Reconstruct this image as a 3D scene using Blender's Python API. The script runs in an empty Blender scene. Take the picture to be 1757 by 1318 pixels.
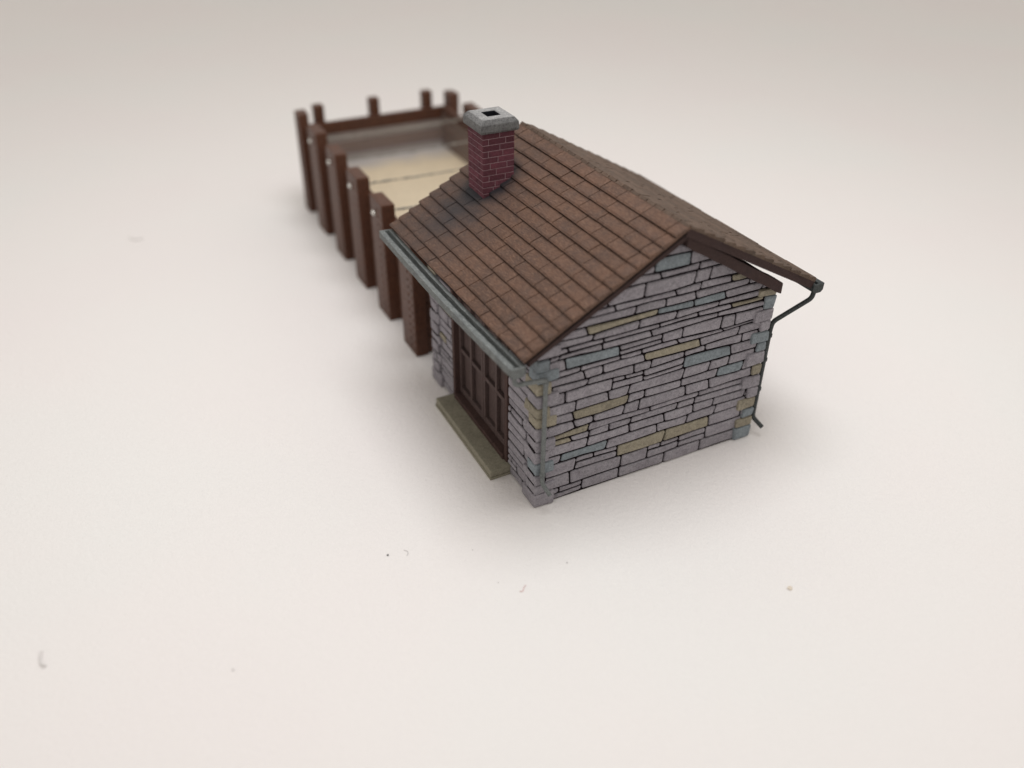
import bpy, bmesh, math, random
from mathutils import Vector, Matrix, noise
random.seed(11)
S = bpy.context.scene
COL = S.collection

# ------------------------------------------------------------------ camera
CAM = Vector((-11.86893965, -21.24913121, 22.26180636))
RGT = Vector((0.89302854, -0.44990029, 0.00947343))
DWN = Vector((-0.24745682, -0.50855443, -0.8247045))
FWD = Vector((0.37585255, 0.73414039, -0.56548452))
F_PX = 1507.4

def ray_hit(u, v, n, k):
    """where the sight line of a photo pixel meets a plane (for measuring the model)"""
    d = RGT * ((u - 878.5) / F_PX) + DWN * ((v - 659) / F_PX) + FWD
    n = Vector(n)
    return CAM + d * ((k - n.dot(CAM)) / n.dot(d))

# ------------------------------------------------------------------ materials
def new_mat(name):
    m = bpy.data.materials.new(name); m.use_nodes = True
    nt = m.node_tree
    return m, nt, nt.nodes['Principled BSDF']

def N(nt, t, **kw):
    n = nt.nodes.new(t)
    for k, v in kw.items():
        if k in n.inputs: n.inputs[k].default_value = v
        else: setattr(n, k, v)
    return n

def ramp(nt, fac, stops):
    r = nt.nodes.new('ShaderNodeValToRGB')
    e = r.color_ramp.elements
    while len(e) < len(stops): e.new(0.5)
    for i, (p, c) in enumerate(stops):
        e[i].position = p
        e[i].color = (c[0], c[1], c[2], 1) if not isinstance(c, (int, float)) else (c, c, c, 1)
    nt.links.new(fac, r.inputs[0])
    return r.outputs[0]

def mix(nt, fac, a, b, mode='MIX'):
    m = nt.nodes.new('ShaderNodeMix'); m.data_type = 'RGBA'; m.blend_type = mode
    if isinstance(fac, float): m.inputs[0].default_value = fac
    else: nt.links.new(fac, m.inputs[0])
    for idx, v in ((6, a), (7, b)):
        if isinstance(v, tuple): m.inputs[idx].default_value = (v[0], v[1], v[2], 1)
        else: nt.links.new(v, m.inputs[idx])
    return m.outputs[2]

def painted(name, col, var=0.25, island=0.3, wash=(0.03, 0.022, 0.025), wash_amt=0.5, dry=None, dry_amt=0.3,
            rough=0.7, scale=9.0, bump=0.22, layers=0.0, extra=None, spec=0.14):
    """matt model paint: island variation, speckle, dark wash blotches, dry-brushed light grain, print layers"""
    m, nt, b = new_mat(name)
    tc = N(nt, 'ShaderNodeTexCoord'); L = nt.links
    geo = N(nt, 'ShaderNodeNewGeometry')
    hi = tuple(min(1, c * (1 + island)) for c in col); lo = tuple(c * (1 - island) for c in col)
    c = ramp(nt, geo.outputs['Random Per Island'], [(0, lo), (0.5, col), (1, hi)])
    n1 = N(nt, 'ShaderNodeTexNoise', Scale=scale * 2.6, Detail=6.0, Roughness=0.75); L.new(tc.outputs['Object'], n1.inputs['Vector'])
    sp_ = ramp(nt, n1.outputs['Fac'], [(0.32, 1 - var * 1.4), (0.62, 1.0)])
    c = mix(nt, 1.0, c, sp_, 'MULTIPLY')
    n4 = N(nt, 'ShaderNodeTexNoise', Scale=scale * 0.9, Detail=7.0, Roughness=0.8); L.new(tc.outputs['Object'], n4.inputs['Vector'])
    c = mix(nt, 1.0, c, ramp(nt, n4.outputs['Fac'], [(0.38, 1 - var * 1.1), (0.56, 1.0), (0.66, 1.0)]), 'MULTIPLY')
    n2 = N(nt, 'ShaderNodeTexNoise', Scale=scale * 0.16, Detail=5.0, Roughness=0.65); L.new(tc.outputs['Object'], n2.inputs['Vector'])
    w = ramp(nt, n2.outputs['Fac'], [(0.42, 0.0), (0.72, wash_amt)])
    c = mix(nt, w, c, wash)
    if dry:
        n3 = N(nt, 'ShaderNodeTexNoise', Scale=scale * 1.4, Detail=8.0, Roughness=0.8)
        mp = N(nt, 'ShaderNodeMapping'); mp.inputs['Scale'].default_value = (2.4, 0.35, 2.4)
        L.new(tc.outputs['Object'], mp.inputs[0]); L.new(mp.outputs[0], n3.inputs['Vector'])
        d = ramp(nt, n3.outputs['Fac'], [(0.5, 0.0), (0.68, dry_amt)])
        c = mix(nt, d, c, dry)
    if extra: c = extra(nt, tc, c)
    L.new(c, b.inputs['Base Color'])
    b.inputs['Roughness'].default_value = rough
    b.inputs['Specular IOR Level'].default_value = spec
    hgt = n1.outputs['Fac']
    if layers:
        wv = N(nt, 'ShaderNodeTexWave', Scale=layers, Distortion=0.6, Detail=1.0); wv.bands_direction = 'Z'
        L.new(tc.outputs['Object'], wv.inputs['Vector'])
        ma = N(nt, 'ShaderNodeMath'); ma.operation = 'MULTIPLY_ADD'; ma.inputs[1].default_value = 0.5
        L.new(wv.outputs['Fac'], ma.inputs[0]); L.new(n1.outputs['Fac'], ma.inputs[2]); hgt = ma.outputs[0]
    bp = N(nt, 'ShaderNodeBump', Strength=bump * 2.0, Distance=0.05)
    L.new(hgt, bp.inputs['Height']); L.new(bp.outputs[0], b.inputs['Normal'])
    return m

def soot_stain(nt, tc, c):
    """painted soot patch trailing down the tiles from the chimney foot"""
    L = nt.links
    mp = N(nt, 'ShaderNodeMapping')
    mp.vector_type = 'TEXTURE'
    mp.inputs['Location'].default_value = (1.0, 8.75, 8.3)
    mp.inputs['Rotation'].default_value = (0, 0, math.radians(12))
    mp.inputs['Scale'].default_value = (3.2, 2.3, 3.4)
    nz = N(nt, 'ShaderNodeTexNoise', Scale=1.1, Detail=5.0); L.new(tc.outputs['Object'], nz.inputs['Vector'])
    L.new(tc.outputs['Object'], mp.inputs[0])
    ln = N(nt, 'ShaderNodeVectorMath'); ln.operation = 'LENGTH'; L.new(mp.outputs[0], ln.inputs[0])
    ad = N(nt, 'ShaderNodeMath'); ad.operation = 'MULTIPLY_ADD'; ad.inputs[1].default_value = 0.9
    L.new(nz.outputs['Fac'], ad.inputs[0]); L.new(ln.outputs['Value'], ad.inputs[2])
    sp = N(nt, 'ShaderNodeTexNoise', Scale=22.0, Detail=4.0); L.new(tc.outputs['Object'], sp.inputs['Vector'])
    a2 = N(nt, 'ShaderNodeMath'); a2.operation = 'MULTIPLY_ADD'; a2.inputs[1].default_value = 0.8
    L.new(sp.outputs['Fac'], a2.inputs[0]); L.new(ad.outputs[0], a2.inputs[2])
    a3 = N(nt, 'ShaderNodeMath'); a3.operation = 'MULTIPLY'; a3.inputs[1].default_value = 0.4; L.new(a2.outputs[0], a3.inputs[0])
    f = ramp(nt, a3.outputs[0], [(0.38, 0.80), (0.60, 0.35), (0.88, 0.0)])
    c = mix(nt, f, c, (0.030, 0.031, 0.036))
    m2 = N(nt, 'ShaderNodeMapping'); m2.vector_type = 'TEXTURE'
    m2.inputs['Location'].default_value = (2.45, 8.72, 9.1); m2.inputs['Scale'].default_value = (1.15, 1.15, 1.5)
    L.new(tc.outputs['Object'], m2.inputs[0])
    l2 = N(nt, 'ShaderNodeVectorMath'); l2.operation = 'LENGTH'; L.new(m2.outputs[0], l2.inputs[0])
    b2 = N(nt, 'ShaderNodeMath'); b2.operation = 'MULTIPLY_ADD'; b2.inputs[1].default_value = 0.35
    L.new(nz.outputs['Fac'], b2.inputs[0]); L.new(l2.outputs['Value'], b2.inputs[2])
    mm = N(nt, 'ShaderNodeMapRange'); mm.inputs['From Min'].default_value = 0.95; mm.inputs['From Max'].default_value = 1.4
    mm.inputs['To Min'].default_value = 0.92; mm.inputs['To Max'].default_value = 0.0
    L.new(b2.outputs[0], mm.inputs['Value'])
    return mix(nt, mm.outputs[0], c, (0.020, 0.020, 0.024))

M = {}
M['stone'] = painted('lilac_grey_stone', (0.400, 0.376, 0.412), island=0.09, var=.34, wash_amt=0.34, wash=(0.085, 0.065, 0.085), scale=11, dry=(0.52, 0.49, 0.51), dry_amt=0.4, layers=26, bump=.18)
M['stone_tan'] = painted('buff_stone', (0.43, 0.385, 0.295), island=0.12, var=.3, wash_amt=0.25, dry=(0.36, 0.33, 0.25), dry_amt=0.3, layers=26)
M['stone_blue'] = painted('blue_grey_stone', (0.325, 0.372, 0.405), island=0.10, var=.3, wash_amt=0.25, dry=(0.33, 0.36, 0.38), dry_amt=0.35, layers=26)
M['mortar'] = painted('dark_joint_wash', (0.012, 0.008, 0.010), island=0, wash_amt=0.2, rough=.9, spec=.03)
M['tile'] = painted('brown_roof_tile', (0.142, 0.078, 0.053), island=0.13, var=.24, wash_amt=0.6, wash=(0.055, 0.04, 0.036), dry=(0.44, 0.28, 0.20), dry_amt=0.42, scale=10, bump=.25, extra=soot_stain, rough=.55, spec=.2)
M['tile_grey'] = painted('greyish_roof_tile', (0.130, 0.088, 0.066), island=0.2, wash_amt=0.35, wash=(0.08, 0.07, 0.06), dry=(0.3, 0.22, 0.17), dry_amt=0.35, scale=9, bump=.25)
M['groove'] = painted('tile_joint_wash_and_step_shade', (0.014, 0.009, 0.008), island=0, wash_amt=0.1, rough=.9, spec=.03)  # dark wash in the joints, also painted-in shade on the course risers
M['board'] = painted('brown_bargeboard', (0.060, 0.036, 0.033), island=0.05, wash_amt=0.35, dry=(0.17, 0.11, 0.10), dry_amt=0.3, scale=9)
M['gutter'] = painted('grey_gutter_paint', (0.200, 0.215, 0.212), island=0.05, wash_amt=0.45, wash=(0.07, 0.075, 0.08), dry=(0.46, 0.48, 0.47), dry_amt=0.6, scale=9, bump=.3)
M['pipe'] = painted('dark_grey_pipe', (0.060, 0.067, 0.067), island=0.05, wash_amt=0.5, wash=(0.03, 0.03, 0.034), dry=(0.30, 0.33, 0.33), dry_amt=0.45, scale=10)
M['brick'] = painted('maroon_brick', (0.160, 0.050, 0.068), island=0.25, wash_amt=0.45, wash=(0.06, 0.03, 0.04), dry=(0.36, 0.22, 0.24), dry_amt=0.25, scale=10, layers=26)
M['brickjoint'] = painted('pale_brick_joint', (0.55, 0.39, 0.42), island=0, wash_amt=0.35, wash=(0.16, 0.08, 0.09), scale=9)
M['cap'] = painted('grey_chimney_cap', (0.50, 0.495, 0.49), island=0, var=.4, wash_amt=0.5, wash=(0.12, 0.12, 0.125), dry=(0.55, 0.55, 0.55), dry_amt=0.5, scale=11, layers=30, bump=.5)
M['flue'] = painted('flue_soot', (0.012, 0.013, 0.018), island=0, wash_amt=0.1)
M['door'] = painted('maroon_brown_door', (0.110, 0.076, 0.070), island=0.08, wash_amt=0.25, dry=(0.19, 0.13, 0.125), dry_amt=0.35, scale=11)
M['dframe'] = painted('red_brown_door_frame', (0.085, 0.050, 0.044), island=0.05, wash_amt=0.35, dry=(0.2, 0.11, 0.09), dry_amt=0.3, scale=11)
M['step'] = painted('olive_grey_step', (0.33, 0.305, 0.235), island=0.0, wash_amt=0.2, wash=(0.08, 0.075, 0.055), dry=(0.27, 0.26, 0.19), dry_amt=0.3, scale=9)
M['post'] = painted('red_brown_post', (0.125, 0.050, 0.029), island=0.0, var=.4, wash_amt=0.45, wash=(0.05, 0.03, 0.026), dry=(0.30, 0.15, 0.09), dry_amt=0.3, scale=6, rough=.42, spec=.22)
M['plank'] = painted('brown_plank', (0.135, 0.066, 0.045), island=0.16, wash_amt=0.4, wash=(0.07, 0.045, 0.04), dry=(0.27, 0.18, 0.14), dry_amt=0.35, scale=5, rough=.45)
M['plank_grey'] = painted('greyed_plank', (0.33, 0.28, 0.255), island=0.05, wash_amt=0.3, wash=(0.15, 0.11, 0.1), dry=(0.4, 0.37, 0.34), dry_amt=0.4, scale=5)

def pale_edge(nt, tc, c):
    L = nt.links
    sx = N(nt, 'ShaderNodeSeparateXYZ'); L.new(tc.outputs['Object'], sx.inputs[0])
    nz = N(nt, 'ShaderNodeTexNoise', Scale=0.5, Detail=4.0); L.new(tc.outputs['Object'], nz.inputs['Vector'])
    ad = N(nt, 'ShaderNodeMath'); ad.operation = 'MULTIPLY_ADD'; ad.inputs[1].default_value = 2.5
    L.new(nz.outputs['Fac'], ad.inputs[0]); L.new(sx.outputs['Y'], ad.inputs[2])
    mr = N(nt, 'ShaderNodeMapRange'); mr.inputs['From Min'].default_value = 29.3; mr.inputs['From Max'].default_value = 31.0
    L.new(ad.outputs[0], mr.inputs['Value'])
    return mix(nt, mr.outputs[0], c, (0.42, 0.39, 0.37))
M['tan'] = painted('tan_card_floor', (0.68, 0.57, 0.41), var=.08, island=0, wash_amt=0.12, wash=(0.36, 0.27, 0.17), scale=3, bump=.05, extra=pale_edge, rough=.4, spec=.5)

m, nt, b = new_mat('clear_pin'); M['pin'] = m
b.inputs['Base Color'].default_value = (0.62, 0.60, 0.56, 1); b.inputs['Roughness'].default_value = .12
b.inputs['Specular IOR Level'].default_value = .8
b.inputs['Metallic'].default_value = .6
M['rod'] = painted('pale_fuzzy_rod', (0.36, 0.34, 0.30), island=0, wash_amt=0.5, wash=(0.16, 0.15, 0.14), scale=12)

# paper
m, nt, b = new_mat('white_paper'); M['paper'] = m
tc = N(nt, 'ShaderNodeTexCoord'); L = nt.links
n1 = N(nt, 'ShaderNodeTexNoise', Scale=0.06, Detail=3.0); L.new(tc.outputs['Object'], n1.inputs['Vector'])
c = ramp(nt, n1.outputs['Fac'], [(0.35, (0.84, 0.798, 0.786)), (0.5, (0.84, 0.808, 0.792)), (0.65, (0.83, 0.812, 0.795))])
n2 = N(nt, 'ShaderNodeTexNoise', Scale=14.0, Detail=6.0, Roughness=0.8); L.new(tc.outputs['Object'], n2.inputs['Vector'])
c = mix(nt, 1.0, c, ramp(nt, n2.outputs['Fac'], [(0.3, 0.965), (0.7, 1.0)]), 'MULTIPLY')
L.new(c, b.inputs['Base Color']); b.inputs['Roughness'].default_value = .8; b.inputs['Specular IOR Level'].default_value = .2
n3 = N(nt, 'ShaderNodeTexNoise', Scale=5.0, Detail=8.0, Roughness=0.7); L.new(tc.outputs['Object'], n3.inputs['Vector'])
bp = N(nt, 'ShaderNodeBump', Strength=0.6, Distance=0.10); L.new(n3.outputs['Fac'], bp.inputs['Height']); L.new(bp.outputs[0], b.inputs['Normal'])

# ------------------------------------------------------------------ mesh helpers
class MB:
    def __init__(s): s.v = []; s.f = []; s.m = []
    def add(s, verts, faces, mi=0):
        o = len(s.v); s.v += [tuple(v) for v in verts]
        for f in faces: s.f.append([o + i for i in f]); s.m.append(mi)
    def box(s, x0, x1, y0, y1, z0, z1, mi=0):
        v = [(x, y, z) for z in (z0, z1) for y in (y0, y1) for x in (x0, x1)]
        s.add(v, [(0, 2, 3, 1), (4, 5, 7, 6), (0, 1, 5, 4), (1, 3, 7, 5), (3, 2, 6, 7), (2, 0, 4, 6)], mi)
    def cbox(s, x0, x1, y0, y1, z0, z1, c, mi=0, j=0.0):
        """box with chamfered edges and slightly uneven corners"""
        bm = bmesh.new(); bmesh.ops.create_cube(bm, size=1)
        for v in bm.verts:
            v.co = Vector((x0 + (v.co.x + .5) * (x1 - x0), y0 + (v.co.y + .5) * (y1 - y0), z0 + (v.co.z + .5) * (z1 - z0)))
            v.co += Vector([random.uniform(-j, j) for _ in range(3)])
        bmesh.ops.bevel(bm, geom=list(bm.edges), offset=c, segments=2, affect='EDGES', profile=.6)
        bm.verts.index_update()
        s.add([v.co.copy() for v in bm.verts], [[v.index for v in f.verts] for f in bm.faces], mi); bm.free()
    def tube(s, pts, r, n=10, mi=0, rf=None):
        pts = [Vector(p) for p in pts]; rings = []
        for i, p in enumerate(pts):
            a = pts[max(i - 1, 0)]; b_ = pts[min(i + 1, len(pts) - 1)]
            d = (b_ - a).normalized()
            u = d.cross(Vector((0.31, 0.2, 0.93))).normalized(); w = d.cross(u)
            rr = r * (rf(i) if rf else 1)
            rings.append([p + (u * math.cos(2 * math.pi * k / n) + w * math.sin(2 * math.pi * k / n)) * rr for k in range(n)])
        vs = [q for rg in rings for q in rg]; fs = []
        for i in range(len(pts) - 1):
            for k in range(n): fs.append((i * n + k, i * n + (k + 1) % n, (i + 1) * n + (k + 1) % n, (i + 1) * n + k))
        fs.append(tuple(range(n))[::-1]); fs.append(tuple(range((len(pts) - 1) * n, len(pts) * n)))
        s.add(vs, fs, mi)
    def build(s, name, mats, parent=None, smooth=False, bevel=0.0):
        me = bpy.data.meshes.new(name); me.from_pydata(s.v, [], s.f); me.update()
        for mm in (mats if isinstance(mats, (list, tuple)) else [mats]): me.materials.append(mm)
        me.polygons.foreach_set('material_index', s.m)
        if smooth: me.polygons.foreach_set('use_smooth', [True] * len(me.polygons))
        bm = bmesh.new(); bm.from_mesh(me); bmesh.ops.recalc_face_normals(bm, faces=bm.faces); bm.to_mesh(me); bm.free()
        o = bpy.data.objects.new(name, me); COL.objects.link(o); o.parent = parent
        if bevel:
            md = o.modifiers.new('bevel', 'BEVEL'); md.width = bevel; md.segments = 2; md.limit_method = 'ANGLE'; md.harden_normals = False
        return o

def clip(poly, a, b_, c):
    """keep a*x+b*y<=c"""
    out = []
    for i in range(len(poly)):
        p, q = poly[i], poly[(i + 1) % len(poly)]
        dp = a * p[0] + b_ * p[1] - c; dq = a * q[0] + b_ * q[1] - c
        if dp <= 0: out.append(p)
        if dp * dq < 0:
            t = dp / (dp - dq); out.append((p[0] + (q[0] - p[0]) * t, p[1] + (q[1] - p[1]) * t))
    return out
def area(p): return 0.5 * sum(p[i][0] * p[(i + 1) % len(p)][1] - p[(i + 1) % len(p)][0] * p[i][1] for i in range(len(p)))
def inside(pt, poly):
    r = True
    for i in range(len(poly)):
        (x0, y0), (x1, y1) = poly[i], poly[(i + 1) % len(poly)]
        if (x1 - x0) * (pt[1] - y0) - (y1 - y0) * (pt[0] - x0) < 0: r = False
    return r
def chamfer(poly, c):
    out = []
    n = len(poly)
    for i in range(n):
        p = Vector(poly[i]); a = Vector(poly[i - 1]); b_ = Vector(poly[(i + 1) % n])
        la = (a - p).length; lb = (b_ - p).length
        ca = min(c * random.uniform(.6, 1.6), la * .35); cb = min(c * random.uniform(.6, 1.6), lb * .35)
        if la < 1e-4 or lb < 1e-4: continue
        out.append(p + (a - p) / la * ca)
        out.append(p + (a - p) / la * ca * .3 + (b_ - p) / lb * cb * .3)
        out.append(p + (b_ - p) / lb * cb)
    return out

def rubble(mb, O, U, V, Nn, W, Hh, clips=(), seed=1, marks=(), h=0.06, hole=None):
    """coursed rubble: every stone a separate raised, worn block over a dark joint.  marks: (u, v, material)"""
    rnd = random.Random(seed); O, U, V, Nn = map(Vector, (O, U, V, Nn))
    ph = rnd.uniform(0, 99)
    def wob(k, x): return .10 * noise.noise(Vector((x * .45 + ph, k * 3.1, 1.0))) + .035 * noise.noise(Vector((x * 1.7 + ph, k * 3.1, 7.0)))
    polys = []
    z = 0; k = 0; rows = []
    while z < Hh + .3:
        hh = rnd.choice([.22, .28, .34, .40, .46, .54]) * rnd.uniform(.9, 1.1); rows.append((z, z + hh)); z += hh
    for k, (z0, z1) in enumerate(rows):
        x = -rnd.uniform(0, 1.0); sl = rnd.uniform(-.06, .06); th = z1 - z0
        while x < W:
            ln = rnd.uniform(.6, 1.0) if rnd.random() < .2 else rnd.uniform(1.1, 2.5)
            if th < .4: ln *= 1.15
            sl2 = rnd.uniform(-.10, .10)
            a, b_ = x, x + ln
            def quad(a, b_, f0, f1, sa, sb):
                def Z(xx, f): return (z0 + wob(k, xx)) * (1 - f) + (z1 + wob(k + 1, xx)) * f
                g = .038
                mid = (a + b_) / 2
                bot = [(a + g + sa * f0 * 0, Z(a, f0) + g), (mid, Z(mid, f0) + g * rnd.uniform(.6, 1.4)), (b_ - g, Z(b_, f0) + g)]
                top = [(b_ - g + sb, Z(b_, f1) - g), (mid, Z(mid, f1) - g * rnd.uniform(.6, 1.4)), (a + g + sa, Z(a, f1) - g)]
                return bot + top
            r = rnd.random()
            if th > .44 and r < .22 and ln > 1.0:
                f = rnd.uniform(.4, .62)
                polys.append(quad(a, b_, 0, f, sl, sl2))
                if rnd.random() < .5:
                    mm = a + ln * rnd.uniform(.35, .65)
                    polys.append(quad(a, mm, f, 1, sl, sl2 * .5)); polys.append(quad(mm, b_, f, 1, sl2 * .5, sl2))
                else: polys.append(quad(a, b_, f, 1, sl, sl2))
            else: polys.append(quad(a, b_, 0, 1, sl, sl2))
            x = b_; sl = sl2
    def clips_of(p):
        for c in ((-1, 0, 0), (1, 0, W), (0, -1, 0), (0, 1, Hh)) + tuple(clips):
            p = clip(p, *c)
            if len(p) < 3: return None
        return p
    for p in polys:
        parts = [p]
        if hole:
            x0, x1, zt = hole
            parts = [clip(p, 1, 0, x0), clip(clip(p, -1, 0, -x1), 1, 0, 1e9), clip(clip(clip(p, -1, 0, -x0), 1, 0, x1), 0, -1, -zt)]
        for q in parts:
            if len(q) < 3: continue
            q = clips_of(q)
            if not q or abs(area(q)) < .02: continue
            r = rnd.random(); mi = 0 if r < .92 else (1 if r < .965 else 2)
            for (mx, my, mm) in marks:
                if inside((mx, my), q): mi = mm
            if marks and mi and not any(inside((mx, my), q) for mx, my, _ in marks) and rnd.random() < .7: mi = 0
            if mi and abs(area(q)) > 1.0: mi = 0
            out = chamfer(q, .05)
            if len(out) < 3: continue
            cx = sum(v[0] for v in out) / len(out); cy = sum(v[1] for v in out) / len(out)
            hh = h * rnd.uniform(.75, 1.25); n = len(out)
            tx, ty = rnd.uniform(-.02, .02), rnd.uniform(-.02, .02)
            vs = [O + U * v[0] + V * v[1] - Nn * .02 for v in out]
            vs += [O + U * v[0] + V * v[1] + Nn * hh * .62 for v in out]
            inn = []
            for v in out:
                d = Vector((v[0] - cx, v[1] - cy)); l = d.length; k2 = max(0, 1 - .030 / max(l, .05))
                # inset evenly in both directions
                ix = v[0] - math.copysign(min(.028, abs(d.x) * .5), d.x); iy = v[1] - math.copysign(min(.028, abs(d.y) * .5), d.y)
                inn.append((ix, iy))
            vs += [O + U * a[0] + V * a[1] + Nn * (hh + tx * (a[0] - cx) + ty * (a[1] - cy)) for a in inn]
            fs = []
            for i in range(n):
                j = (i + 1) % n
                fs.append((i, j, n + j, n + i)); fs.append((n + i, n + j, 2 * n + j, 2 * n + i))
            fs.append(tuple(range(2 * n, 3 * n)))
            mb.add(vs, fs, mi)

STONES = [M['stone'], M['stone_tan'], M['stone_blue'], M['mortar']]

# ------------------------------------------------------------------ the model
W, LW, HW = 10.0, 9.7, 7.0
model = bpy.data.objects.new('model_building', None); COL.objects.link(model)
model.empty_display_size = 1
model['label'] = 'painted miniature stone shed with tiled roof and brick chimney, joined to a timber bin'
model['category'] = 'model building'

def part(o, label=None):
    if label: o['label'] = label
    return o

# gable wall (front): plane y = 0.12, stones stand proud to about 0
APX, APZ = 5.05, 9.75
def marks_gable():
    tan = [(1015, 570), (1137, 606), (1222, 656), (1158, 738), (1210, 572), (1245, 508), (985, 748), (1100, 455), (1275, 478), (1065, 687),
           (1290, 520), (965, 762), (1165, 750), (940, 610), (1120, 752)]
    blue = [(1065, 668), (1050, 612), (1215, 517), (1140, 560), (1205, 690), (975, 783), (1245, 610), (1130, 466), (1248, 640), (1020, 812), (1190, 527)]
    out = []
    for l, mi in ((tan, 1), (blue, 2)):
        for u, v in l:
            p = ray_hit(u, v, (0, 1, 0), 0); out.append((p.x, p.z, mi))
    return out
mb = MB()
sl_l = (APZ - 7.05) / (APX + 0.0); sl_r = (APZ - HW) / (W - APX)
gc = ((-sl_l, 1, 7.05), (sl_r, 1, HW + sl_r * W))
mb.add([(0, .12, 0), (W, .12, 0), (W, .12, HW), (APX, .12, APZ), (0, .12, 7.05), (0, .6, 0), (W, .6, 0), (W, .6, HW), (APX, .6, APZ), (0, .6, 7.05)],
       [(0, 1, 2, 3, 4), (9, 8, 7, 6, 5), (0, 5, 6, 1), (1, 6, 7, 2), (2, 7, 8, 3), (3, 8, 9, 4), (4, 9, 5, 0)], 3)
rubble(mb, (0.44, .12, 0.04), (1, 0, 0), (0, 0, 1), (0, -1, 0), W - .88, 9.8, clips=tuple((a, b_, c - a * .44 - b_ * .04) for a, b_, c in gc), seed=5,
       marks=[(x - .44, z - .04, m_) for x, z, m_ in marks_gable()])
part(mb.build('gable_wall', STONES, model, bevel=0))

# rear gable
mb = MB()
mb.add([(0, LW - .12, 0), (W, LW - .12, 0), (W, LW - .12, HW), (APX, LW - .12, APZ), (0, LW - .12, 7.05), (0, LW - .6, 0), (W, LW - .6, 0), (W, LW - .6, HW), (APX, LW - .6, APZ), (0, LW - .6, 7.05)],
       [(4, 3, 2, 1, 0), (5, 6, 7, 8, 9), (0, 5, 6, 1), (1, 6, 7, 2), (2, 7, 8, 3), (3, 8, 9, 4), (4, 9, 5, 0)], 3)
rubble(mb, (W - .55, LW - .12, 0.04), (-1, 0, 0), (0, 0, 1), (0, 1, 0), W - 1.1, 9.8,
       clips=tuple((-a, b_, c - a * (W - .55) - b_ * .04) for a, b_, c in gc), seed=15)
part(mb.build('rear_wall', STONES, model))

# left side wall with door opening (y 2.35 .. 7.45)
DY0, DY1, DZ = 2.38, 7.50, 6.3
ZMID = 2.85
mb = MB()
for y0, y1, z0, z1 in ((.6, DY0, 0, 7.0), (DY1, LW - .6, 0, 7.0), (DY0, DY1, DZ, 7.0)):
    mb.box(.14, .6, y0, y1, z0, z1, 3)
rubble(mb, (.14, LW - .75, .04), (0, -1, 0), (0, 0, 1), (-1, 0, 0), LW - 1.5, 6.94, seed=8, hole=(LW - .75 - DY1, LW - .75 - DY0, DZ),
       marks=[])
part(mb.build('side_wall', STONES, model))
# right side wall
mb = MB(); mb.box(W - .6, W - .14, .6, LW - .6, 0, 6.9, 3)
rubble(mb, (W - .14, .75, .04), (0, 1, 0), (0, 0, 1), (1, 0, 0), LW - 1.5, 6.85, seed=9)
part(mb.build('side_wall', STONES, model))

# quoins: one pier of stacked corner stones at each corner
def quoin(cx, cy, sx, sy, top, seed):
    """corner at (cx,cy); the building lies towards (sx,sy)"""
    rnd = random.Random(seed); mb = MB(); z = 0; k = 0
    mb.box(*sorted((cx + sx * .06, cx + sx * .5)), *sorted((cy + sy * .06, cy + sy * .5)), .02, top, 3)
    while z < top - .05:
        hh = min(rnd.uniform(.40, .58) if k else .62, top - z)
        if top - z - hh < .25: hh = top - z
        a = (.48, .80)[k % 2] + rnd.uniform(-.05, .05); b_ = (.94, .68)[k % 2] + rnd.uniform(-.06, .06)
        pr = .03 + rnd.uniform(-.02, .02)
        if k == 0: a, b_, pr = .80, .95, .05
        r = rnd.random(); mi = 0 if r < .74 else (1 if r < .9 else 2)
        xs = sorted((cx - sx * pr, cx + sx * a)); ys = sorted((cy - sy * pr, cy + sy * b_))
        mb.cbox(xs[0], xs[1], ys[0], ys[1], z + .02, z + hh - .02, .075, mi, j=.03)
        z += hh; k += 1
    part(mb.build('corner_pier', STONES, model))
quoin(0, 0, 1, 1, 7.0, 21); quoin(W, 0, -1, 1, 6.98, 22); quoin(0, LW, 1, -1, 7.0, 23); quoin(W, LW, -1, -1, 6.9, 24)

# ------------------------------------------------------------------ doors
mb = MB()
mb.box(.02, .42, DY0, DY0 + .22, .42, DZ); mb.box(.02, .42, DY1 - .22, DY1, .42, DZ)
mb.box(.02, .42, DY0 + .22, DY1 - .22, DZ - .25, DZ)
mb.box(-.04, .42, DY0 + .22, DY1 - .22, .42, .66)
fr = mb.build('door_frame', M['dframe'], model, bevel=.02)
dmid = (DY0 + DY1) / 2
for (a, b_) in ((DY0 + .24, dmid - .015), (dmid + .015, DY1 - .24)):
    mb = MB(); mb.box(.40, .48, a, b_, .68, DZ - .27)
    st = .17; mid = (a + b_) / 2; z0, z1 = .68, DZ - .27; zm = ZMID
    for ya, yb in ((a, a + st), (mid - st / 2, mid + st / 2), (b_ - st, b_)): mb.box(.24, .40, ya, yb, z0, z1)
    for za, zb in ((z0, z0 + .3), (zm - .1, zm + .1), (z1 - .25, z1)):
        for ya, yb in ((a + st, mid - st / 2), (mid + st / 2, b_ - st)): mb.box(.25, .40, ya, yb, za, zb)
    d = mb.build('door', M['door'], model, bevel=.018)

mb = MB(); mb.cbox(-.80, .1, 2.12, 7.62, .0, .12, .03, 0, .01)
mb.cbox(-.76, .12, 2.14, 7.60, .12, .42, .045, 0, .012)
part(mb.build('door_step', M['step'], model), 'olive grey door step along the foot of the brown doors')

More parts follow.
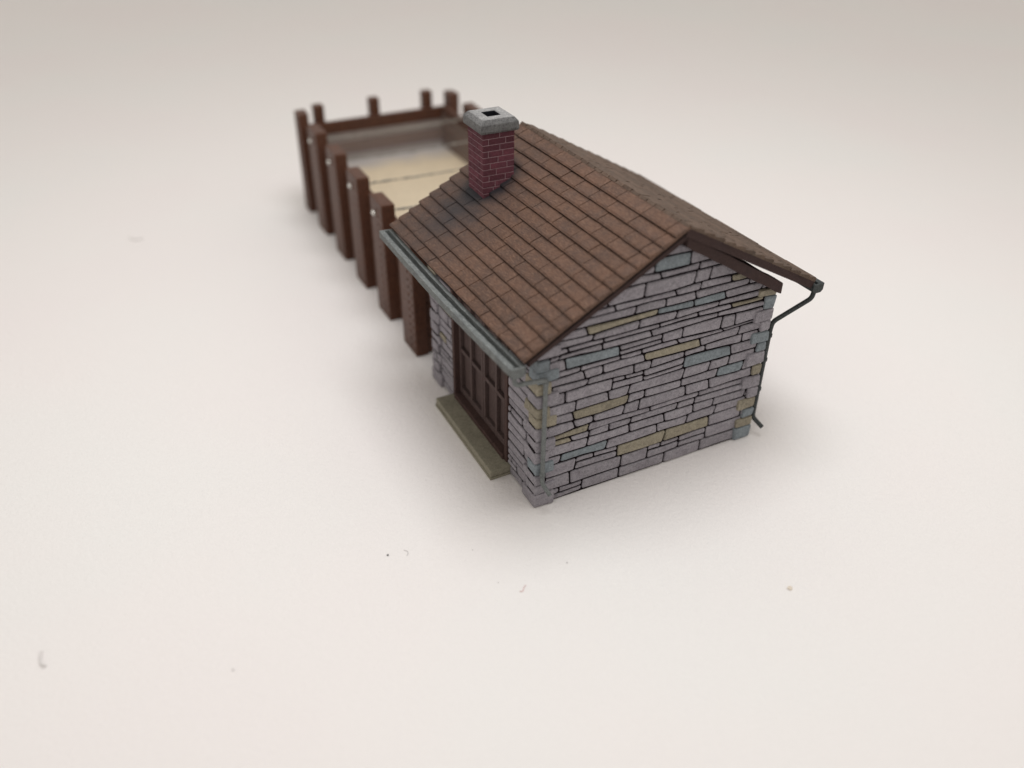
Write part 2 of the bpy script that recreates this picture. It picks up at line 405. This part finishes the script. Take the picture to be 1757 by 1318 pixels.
# ------------------------------------------------------------------ roofs
def slope(name, e0, e1, r0, r1, courses, mats, seed, th, tile_len=(.9, 1.6)):
    """e0,e1 eave front/back; r0,r1 ridge front/back"""
    rnd = random.Random(seed)
    e0, e1, r0, r1 = map(Vector, (e0, e1, r0, r1))
    Nn = (e1 - e0).cross(r0 - e0).normalized()
    if Nn.z < 0: Nn = -Nn
    Ly = (e1 - e0).length
    def P(s, t, n):
        a = e0.lerp(e1, s); b_ = r0.lerp(r1, s); return a.lerp(b_, t) + Nn * n
    mb = MB()
    vs = [P(s, t, n) for n in (-th, -.06) for s, t in ((0, 0), (1, 0), (1, 1), (0, 1))]
    mb.add(vs, [(0, 1, 2, 3), (7, 6, 5, 4), (0, 4, 5, 1), (1, 5, 6, 2), (2, 6, 7, 3), (3, 7, 4, 0)], 2)
    ct = 1.0 / courses
    for k in range(courses):
        t0 = k * ct - (.012 if k else .0); t1 = (k + 1) * ct - .0065
        if k == courses - 1: t1 = 1.0
        s = 0.0; tl = []
        ofs = rnd.uniform(.25, .6)
        cuts = [0.0, rnd.uniform(.45, .62)]
        while cuts[-1] < Ly - .5: cuts.append(cuts[-1] + rnd.uniform(*tile_len))
        cuts[-1] = Ly
        for i in range(len(cuts) - 1):
            a, b_ = cuts[i] / Ly, cuts[i + 1] / Ly; g = .009 / Ly
            up = rnd.uniform(-.008, .010); jt = rnd.uniform(-.003, .003)
            lo_n = .105 + up; hi_n = .005 + up
            # eight-vertex slab with small chamfer on its lower edge
            c = .018
            A0, B0 = a + g, b_ - g
            if i == 0: A0 = -rnd.uniform(0.0, .004)
            if i == len(cuts) - 2: B0 = 1 + rnd.uniform(-.002, .004)
            tt0 = t0 + jt * .4
            vs = [P(A0, tt0, -.06), P(B0, tt0, -.06), P(B0, t1, -.06), P(A0, t1, -.06),
                  P(A0, tt0, lo_n - .03), P(B0, tt0, lo_n - .03),
                  P(A0 + g * 1.2, tt0 + .012 * 12 / courses, lo_n), P(B0 - g * 1.2, tt0 + .012 * 12 / courses, lo_n), P(B0 - g, t1, hi_n), P(A0 + g, t1, hi_n)]
            o = len(mb.v)
            mb.add(vs, [(3, 2, 1, 0), (0, 3, 9, 6, 4), (1, 5, 7, 8, 2), (2, 8, 9, 3), (4, 6, 7, 5), (6, 9, 8, 7)], 0)
            mb.f.append([o + 0, o + 1, o + 5, o + 4]); mb.m.append(1)  # riser coloured dark to paint in the shadow at the course step
    return mb.build(name, mats, model), P
YF, YB = -.50, 10.78
eF, eB = (-.86, YF, 7.00), (-1.16, YB, 7.15)
rF, rB = (5.17, YF, 10.49), (4.85, YB, 10.62)
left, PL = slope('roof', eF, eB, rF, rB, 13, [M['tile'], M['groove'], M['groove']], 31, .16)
part(left, 'brown tiled roof slope with soot stain below the chimney')
qF, qB = (11.32, YF, 7.15), (10.99, YB, 7.28)
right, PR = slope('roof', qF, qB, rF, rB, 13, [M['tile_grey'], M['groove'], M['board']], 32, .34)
part(right, 'greyish brown far roof slope lifted off the wall')
# ridge strip between the slopes
mb = MB(); n = 24
for i in range(n):
    a = Vector(rF).lerp(Vector(rB), i / n + .003); b_ = Vector(rF).lerp(Vector(rB), (i + 1) / n - .001)
    h_ = .06 + random.uniform(-.01, .015)
    mb.add([a + Vector((-.10, 0, -.02)), a + Vector((0, 0, h_)), a + Vector((.12, 0, -.02)), b_ + Vector((-.10, 0, -.02)), b_ + Vector((0, 0, h_)), b_ + Vector((.12, 0, -.02))],
           [(0, 1, 4, 3), (1, 2, 5, 4), (0, 2, 1), (3, 4, 5), (0, 3, 5, 2)])
mb.build('ridge', M['tile_grey'], model)

# bargeboards under the front verge
def bargeboard(p0, p1, hgt, y0, y1, name='bargeboard'):
    mb = MB(); (xa, za), (xb, zb) = p0, p1
    n = 14; top = []; bot = []
    for i in range(n + 1):
        f = i / n; x = xa + (xb - xa) * f; z = za + (zb - za) * f
        top.append((x, z + random.uniform(-.012, .012))); bot.append((x, z - hgt + random.uniform(-.02, .02)))
    vs = []
    for yy in (y0, y1):
        vs += [(x, yy, z) for x, z in top] + [(x, yy, z) for x, z in bot]
    m_ = n + 1; fs = []
    for i in range(n):
        fs += [(i, i + 1, m_ + i + 1, m_ + i), (2 * m_ + i, 3 * m_ + i, 3 * m_ + i + 1, 2 * m_ + i + 1), (i, 2 * m_ + i, 2 * m_ + i + 1, i + 1), (m_ + i, m_ + i + 1, 3 * m_ + i + 1, 3 * m_ + i)]
    fs += [(0, m_, 3 * m_, 2 * m_), (n, 2 * m_ + n, 3 * m_ + n, m_ + n)]
    mb.add(vs, fs); return mb.build(name, M['board'], model, bevel=.03)
bargeboard((5.18, 10.18), (9.82, 7.34), .46, -.42, .10)
bargeboard((-.62, 6.93), (5.17, 10.30), .26, -.44, .10)
# inner rafter boards lying on the wall top on the right, seen through the gap
mb = MB(); mb.add([(5.2, .1, 10.05), (9.9, .1, 7.22), (9.9, YB - 1, 7.22), (5.2, YB - 1, 10.05), (5.2, .1, 9.85), (9.9, .1, 7.02), (9.9, YB - 1, 7.02), (5.2, YB - 1, 9.85)],
                  [(0, 1, 2, 3), (7, 6, 5, 4), (0, 4, 5, 1), (1, 5, 6, 2), (2, 6, 7, 3), (3, 7, 4, 0)])
mb.build('roof_lining', M['board'], model)

# ------------------------------------------------------------------ gutters and downpipes
def gutter(path, side, w, d, name_label):
    """path: list of points of the inner top edge; side -1 = channel towards -x"""
    mb = MB(); t = .10
    prof = [(0, 0), (0, -d * .7), (w * .22, -d), (w * .78, -d), (w, -d * .7), (w, .02), (w - t * 2.0, .02), (w - t * 2.1, -d * .55), (w * .6, -d * .75), (w * .38, -d * .75), (t * 1.7, -d * .5), (t * 1.6, 0)]
    rings = []
    for p in path:
        rings.append([(p[0] + side * (a + random.uniform(-.008, .008)), p[1], p[2] + b_ + random.uniform(-.008, .008)) for a, b_ in prof])
    n = len(prof); vs = [q for r in rings for q in r]; fs = []
    for i in range(len(rings) - 1):
        for k in range(n): fs.append((i * n + k, i * n + (k + 1) % n, (i + 1) * n + (k + 1) % n, (i + 1) * n + k))
    mb.add(vs, fs, 0)
    # end caps
    for r, dy in ((rings[0], -.07), (rings[-1], .07)):
        pr = [r[0], r[1], r[2], r[3], r[4], r[5]]
        vv = [tuple(q) for q in pr] + [(q[0], q[1] + dy, q[2]) for q in pr]
        mb.add(vv, [(0, 1, 2, 3, 4, 5), (11, 10, 9, 8, 7, 6)] + [(i, (i + 1) % 6, (i + 1) % 6 + 6, i + 6) for i in range(6)], 0)
    o = mb.build('gutter', M['gutter'] if side < 0 else M['pipe'], model, bevel=.015)
    part(o, name_label); return o
pts = []
for i in range(29):
    f = i / 28; e = Vector(eF).lerp(Vector(eB), f)
    pts.append((e.x + .07 - .05 * math.sin(math.pi * f) , e.y - .02, e.z - .14 - .07 * math.sin(math.pi * f)))
gl = gutter(pts, -1, .56, .38, 'pale grey gutter along the eave above the doors')
pts = []
for i in range(29):
    f = i / 28; e = Vector(qF).lerp(Vector(qB), f)
    pts.append((e.x - .10, e.y - .02, e.z - .16))
gr = gutter(pts, 1, .50, .36, 'dark gutter along the far eave')

def smooth_path(ps, n=5):
    ps = [Vector(p) for p in ps]; out = [ps[0]]
    for i in range(1, len(ps) - 1):
        a = ps[i] + (ps[i - 1] - ps[i]).normalized() * min(.15, (ps[i - 1] - ps[i]).length * .4)
        b_ = ps[i] + (ps[i + 1] - ps[i]).normalized() * min(.15, (ps[i + 1] - ps[i]).length * .4)
        for k in range(n + 1):
            t = k / n; out.append((1 - t) ** 2 * a + 2 * t * (1 - t) * ps[i] + t * t * b_)
    out.append(ps[-1]); return out
mb = MB()
mb.tube(smooth_path([(-1.1, -.35, 6.55), (-1.08, -.36, 6.08), (.0, -.34, 5.95), (.20, -.16, 5.8), (.20, -.16, 1.25), (.36, -.50, .88)]), .082, 12)
for z in (1.6, 5.6): mb.tube([(.20, -.16, z), (.20, -.16, z + .16)], .105, 12)
part(mb.build('downpipe', M['gutter'], gl, smooth=True))
mb = MB()
mb.tube(smooth_path([(11.50, -.40, 6.75), (11.46, -.38, 6.32), (10.22, .10, 5.36), (10.18, .12, 5.0), (10.18, .12, .85), (10.42, -.28, .50)]), .092, 12)
for z in (2.2, 3.6, 4.7): mb.tube([(10.18, .12, z), (10.18, .12, z + .12)], .125, 12)
part(mb.build('downpipe', M['pipe'], gr, smooth=True))

# ------------------------------------------------------------------ chimney
CX0, CX1, CY0, CY1, CZT = 1.78, 3.12, 8.05, 9.42, 11.40
mb = MB()
mb.box(CX0 + .02, CX1 - .02, CY0 + .02, CY1 - .02, 8.2, CZT, 1)
rnd = random.Random(4); rows = 13; rh = (CZT - 8.3) / rows
def face(O, U, Nn, Wd, dens, ph):
    O = Vector(O); U = Vector(U); Nn = Vector(Nn)
    for k in range(rows):
        z0 = 8.3 + k * rh
        x = -rnd.uniform(.1, .5) if (k + ph) % 2 else 0.0
        while x < Wd - .02:
            ln = dens * rnd.uniform(.8, 1.2); a = max(x, 0); b_ = min(x + ln, Wd)
            if Wd - b_ < .14: b_ = Wd
            g = .014
            if b_ - a > .06:
                vs = []
                for (n_, ins) in ((-.03, 0), (.012, 0), (.022, .012)):
                    for (s_, t_) in ((a + g + ins, z0 + g + ins), (b_ - g - ins, z0 + g + ins), (b_ - g - ins, z0 + rh - g - ins), (a + g + ins, z0 + rh - g - ins)):
                        p = O + U * s_ + Nn * n_; vs.append((p.x, p.y, t_))
                mb.add(vs, [(0, 1, 5, 4), (1, 2, 6, 5), (2, 3, 7, 6), (3, 0, 4, 7), (4, 5, 9, 8), (5, 6, 10, 9), (6, 7, 11, 10), (7, 4, 8, 11), (8, 9, 10, 11)], 0)
            x = b_
face((CX0, CY0 + .02, 0), (1, 0, 0), (0, -1, 0), CX1 - CX0, .62, 0)
face((CX0 + .02, CY1, 0), (0, -1, 0), (-1, 0, 0), CY1 - CY0, .48, 1)
face((CX1 - .02, CY0, 0), (0, 1, 0), (1, 0, 0), CY1 - CY0, .62, 1)
face((CX1, CY1 - .02, 0), (-1, 0, 0), (0, 1, 0), CX1 - CX0, .62, 0)
ch = part(mb.build('chimney', [M['brick'], M['brickjoint']], model), 'maroon brick chimney with pale joints')
mb = MB()
def ring(o_, z): return [(CX0 - o_, CY0 - o_, z), (CX1 + o_, CY0 - o_, z), (CX1 + o_, CY1 + o_, z), (CX0 - o_, CY1 + o_, z)]
R_ = [ring(-.02, CZT - .03), ring(.09, CZT - .01), ring(.14, CZT + .06), ring(.125, CZT + .34), ring(-.01, CZT + .50), ring(-.40, CZT + .50), ring(-.42, CZT + .2)]
vs = [p for r in R_ for p in r]; fs = [(0, 1, 2, 3)]
for i in range(len(R_) - 1):
    for k in range(4): fs.append((i * 4 + k, i * 4 + (k + 1) % 4, i * 4 + 4 + (k + 1) % 4, i * 4 + 4 + k))
mb.add(vs, fs, 0); b0 = (len(R_) - 1) * 4
mb.add(ring(-.41, CZT + .215), [(0, 1, 2, 3)], 1)
for q in range(len(mb.m) - 5, len(mb.m)): mb.m[q] = 1
part(mb.build('chimney_cap', [M['cap'], M['flue']], ch, bevel=.025), 'pale grey chimney cap with a square flue')

# ------------------------------------------------------------------ timber bin behind
PY0, PS, PT, PD, PWX = 11.56, 3.68, 6.12, 1.65, .64
BINX0, BINX1, BY1 = .0, 10.0, 30.7
def post_mesh(name, w, d, h, rivet_side):
    mb = MB(); mb.cbox(0, w, 0, d, 0, h, .06, 0, .025)
    if rivet_side:
        for k in range(15):
            z = .35 + k * .385
            for yy in (.22, .62):
                x0 = -.035 if rivet_side < 0 else w
                mb.cbox(x0, x0 + .035, yy - .055, yy + .055, z - .055, z + .055, .012)
    return mb
posts = []
def put_post(x, y, w, d, h, rs, first={}):
    key = (w, d, rs)
    if key not in first:
        o = post_mesh('post', w, d, h, rs).build('post', M['post'], model); first[key] = o
    else:
        o = first[key].copy(); COL.objects.link(o); o.parent = model
    o.location = (x, y, 0); return o
for i in range(6):
    dx = .04 * i - .08
    dd = PD if i < 5 else 1.0
    put_post(BINX0 + dx, PY0 + i * PS, PWX, dd, PT, -1)
    put_post(BINX1 - PWX + .25 + dx, PY0 + i * PS, PWX, dd, PT, 1)
for x in (1.35, 4.85, 8.35): put_post(x, BY1 + .30, .62, .55, PT + .05, 0)

def planks(name, axis, a0, a1, c0, c1, zs, mats, idx, gap=.03, seed=3):
    mb = MB(); rnd = random.Random(seed)
    for (z0, z1), mi in zip(zs, idx):
        if axis == 'y': mb.cbox(c0, c1, a0, a1, z0 + gap / 2, z1 - gap / 2, .025, mi, .012)
        else: mb.cbox(a0, a1, c0, c1, z0 + gap / 2, z1 - gap / 2, .025, mi, .012)
    return mb.build(name, mats, model)
zs = [(.02 + i * .9, .02 + (i + 1) * .9) for i in range(6)]
PM = [M['plank'], M['plank_grey'], M['post']]
planks('bin_side', 'y', PY0 + .1, BY1, .52, .80, [(a, min(b_, 5.3)) for a, b_ in zs], PM, [0, 0, 0, 0, 0, 0])
planks('bin_side', 'y', PY0 + .1, BY1, 9.45, 9.73, [(a, min(b_, 5.3)) for a, b_ in zs], PM, [0, 0, 0, 0, 0, 0])
planks('bin_end', 'x', .50, 9.78, BY1, BY1 + .3, [(0, 1.2), (1.2, 2.6), (2.6, 3.1), (3.1, 3.85), (3.85, 4.45), (4.45, 5.2)], PM, [0, 0, 1, 0, 1, 2])
planks('bin_end', 'x', .82, 9.43, PY0 + .1, PY0 + .4, [(a, min(b_, 5.0)) for a, b_ in zs], PM, [0, 0, 0, 0, 0, 0])
mb = MB(); mb.box(.80, 9.45, PY0 + .4, BY1, 2.35, 2.75)
part(mb.build('bin_floor', M['tan'], model), 'smooth tan floor inside the timber bin')
m, nt, b = new_mat('hazy_clear_plastic'); M['haze_pane'] = m
tr = nt.nodes.new('ShaderNodeBsdfTransparent'); mx = nt.nodes.new('ShaderNodeMixShader'); mx.inputs[0].default_value = .08
b.inputs['Base Color'].default_value = (.72, .69, .66, 1); b.inputs['Roughness'].default_value = .25
nt.links.new(tr.outputs[0], mx.inputs[1]); nt.links.new(b.outputs[0], mx.inputs[2])
nt.links.new(mx.outputs[0], [q for q in nt.nodes if q.type == 'OUTPUT_MATERIAL'][0].inputs['Surface'])
mb = MB(); mb.box(.86, 9.36, 30.30, 30.36, 2.76, 4.0)
part(mb.build('clear_panel', M['haze_pane'], model), 'hazy clear plastic strip along the far end of the bin')
mb = MB(); mb.box(9.28, 9.34, 21.5, 30.2, 2.76, 4.9)
part(mb.build('clear_panel', M['haze_pane'], model), 'hazy clear plastic sheet along the far side of the bin')
for i in range(1, 5):
    y = PY0 + i * PS + 1.05; dx = .04 * i - .08
    n = 90; z = 5.40; pts = []; rnd = random.Random(i)
    for k in range(n + 1):
        f = k / n
        pts.append((BINX0 + dx - .05 + f * 9.9, y + rnd.uniform(-.018, .018), z - .12 * math.sin(math.pi * f) + rnd.uniform(-.018, .018)))
    mb = MB(); mb.tube(pts, .042, 6, rf=lambda k: random.uniform(.5, 1.7))
    r = mb.build('tie_rod', M['rod'], model)
    for xx in (BINX0 + dx - .06, BINX1 + dx + .30):
        bm = bmesh.new(); bmesh.ops.create_uvsphere(bm, u_segments=14, v_segments=9, radius=.17)
        me = bpy.data.meshes.new('pin_head')
        for v in bm.verts: v.co = Vector((v.co.x * .7 + xx, v.co.y * 1.1 + y, v.co.z * .8 + z))
        bm.to_mesh(me); bm.free(); me.materials.append(M['pin'])
        for p in me.polygons: p.use_smooth = True
        o = bpy.data.objects.new('pin_head', me); COL.objects.link(o); o.parent = r

# ------------------------------------------------------------------ paper and specks
mb = MB(); n = 60
mb.add([(-150, -90, 0), (150, -90, 0), (150, 190, 0), (-150, 190, 0), (-150, -90, -.2), (150, -90, -.2), (150, 190, -.2), (-150, 190, -.2)],
       [(0, 1, 2, 3), (7, 6, 5, 4), (0, 4, 5, 1), (1, 5, 6, 2), (2, 6, 7, 3), (3, 7, 4, 0)])
paper = mb.build('paper_surface', M['paper']); paper['kind'] = 'structure'

def plain(name, col, r=.8):
    m, nt, b = new_mat(name); tc = N(nt, 'ShaderNodeTexCoord'); nz = N(nt, 'ShaderNodeTexNoise', Scale=20.0)
    nt.links.new(tc.outputs['Object'], nz.inputs['Vector'])
    nt.links.new(ramp(nt, nz.outputs['Fac'], [(0.3, tuple(c * .8 for c in col)), (0.7, tuple(min(1, c * 1.15) for c in col))]), b.inputs['Base Color'])
    b.inputs['Roughness'].default_value = r; return m
MD = plain('dark_dust', (.10, .10, .09)); MG = plain('grey_dust', (.55, .53, .52)); MPk = plain('pink_fibre', (.62, .42, .40)); MBg = plain('beige_crumb', (.74, .66, .56))
G = 'specks and fibres of dust on the white paper'
def speck(u, v, r, mat, label):
    p = ray_hit(u, v, (0, 0, 1), 0)
    bm = bmesh.new(); bmesh.ops.create_icosphere(bm, subdivisions=2, radius=r)
    for q in bm.verts:
        q.co *= 1 + .5 * noise.noise(q.co * (1.3 / r) + Vector((u, v, 0))); q.co.z = q.co.z * .5 + r * .35
    me = bpy.data.meshes.new('dust_speck'); bm.to_mesh(me); bm.free(); me.materials.append(mat)
    o = bpy.data.objects.new('dust_speck', me); COL.objects.link(o); o.location = (p.x, p.y, 0)
    o['label'] = label; o['category'] = 'dust speck'; o['group'] = G
def fibre(uv, r, mat, label, lift=.02):
    ps = [ray_hit(u, v, (0, 0, 1), lift) for u, v in uv]; c = ps[0].copy(); c.z = 0
    # curved through the points
    out = []
    for i in range(len(ps) - 1):
        for k in range(6):
            t = k / 6; p0 = ps[max(i - 1, 0)]; p1 = ps[i]; p2 = ps[i + 1]; p3 = ps[min(i + 2, len(ps) - 1)]
            out.append(.5 * ((2 * p1) + (p2 - p0) * t + (2 * p0 - 5 * p1 + 4 * p2 - p3) * t * t + (3 * p1 - p0 - 3 * p2 + p3) * t ** 3) - c)
    out.append(ps[-1] - c)
    mb = MB(); mb.tube(out, r, 6); o = mb.build('fibre', mat); o.location = c
    o['label'] = label; o['category'] = 'fibre'; o['group'] = G
speck(665.5, 953, .040, MD, 'black round dust speck on the paper before the door step, darkest of the specks')
speck(811, 944, .022, MG, 'small grey dust speck on the paper left below the near wall corner')
speck(855, 1000, .022, MG, 'small grey flat speck on the paper just left of the pink fibre')
speck(973, 966, .030, MG, 'small grey dust speck on the paper right below the near wall corner')
speck(1355, 1010, .085, MBg, 'beige crumb on the white paper in front of the right wall corner')
speck(400, 1150, .04, MG, 'pale grey speck on the paper right of the grey fluff')
fibre([(892, 1015), (897, 1014), (899, 1008), (902, 1004)], .012, MPk, 'short pink curled fibre on the paper below the near wall corner')
fibre([(693, 944), (699, 946), (700, 950), (698, 953)], .010, MG, 'short grey curled fibre right of the black speck')
fibre([(71, 1118), (69, 1128), (71, 1139), (78, 1143)], .045, plain('pale_fluff', (.70, .67, .66)), 'pale grey fluff of dust at the left edge of the paper', .04)
fibre([(222, 408), (232, 412), (245, 409)], .035, plain('pale_fluff', (.62, .60, .58)), 'faint pale fibre on the paper left of the timber bin', .03)

# ------------------------------------------------------------------ camera, light, world
cam_d = bpy.data.cameras.new('camera'); cam = bpy.data.objects.new('camera', cam_d); COL.objects.link(cam)
cam.matrix_world = Matrix(((RGT.x, -DWN.x, -FWD.x, CAM.x), (RGT.y, -DWN.y, -FWD.y, CAM.y), (RGT.z, -DWN.z, -FWD.z, CAM.z), (0, 0, 0, 1)))
cam_d.sensor_width = 36; cam_d.lens = 36 * F_PX / 1757
cam_d.clip_start = .5; cam_d.clip_end = 1000
cam_d.dof.use_dof = True; cam_d.dof.focus_distance = 32.9; cam_d.dof.aperture_fstop = cam_d.lens / 1000 / .66
S.camera = cam

w = bpy.data.worlds.new('World'); S.world = w; w.use_nodes = True
bg = w.node_tree.nodes['Background']; bg.inputs[0].default_value = (1.0, .945, .875, 1); bg.inputs[1].default_value = .66

def area_light(name, loc, target, size, power, col):
    l = bpy.data.lights.new(name, 'AREA'); l.shape = 'DISK'; l.size = size; l.energy = power; l.color = col
    o = bpy.data.objects.new(name, l); COL.objects.link(o); o.location = loc
    d = Vector(target) - Vector(loc); o.rotation_euler = d.to_track_quat('-Z', 'Y').to_euler(); return o
area_light('softbox_lamp', (5, 4, 58), (0, 8, 0), 34, 19500, (.985, .985, 1))
S.view_settings.view_transform = 'Standard'; S.view_settings.look = 'None'; S.view_settings.gamma = 1; S.view_settings.exposure = 0
S.view_settings.use_curve_mapping = False
S.render.engine = 'CYCLES'
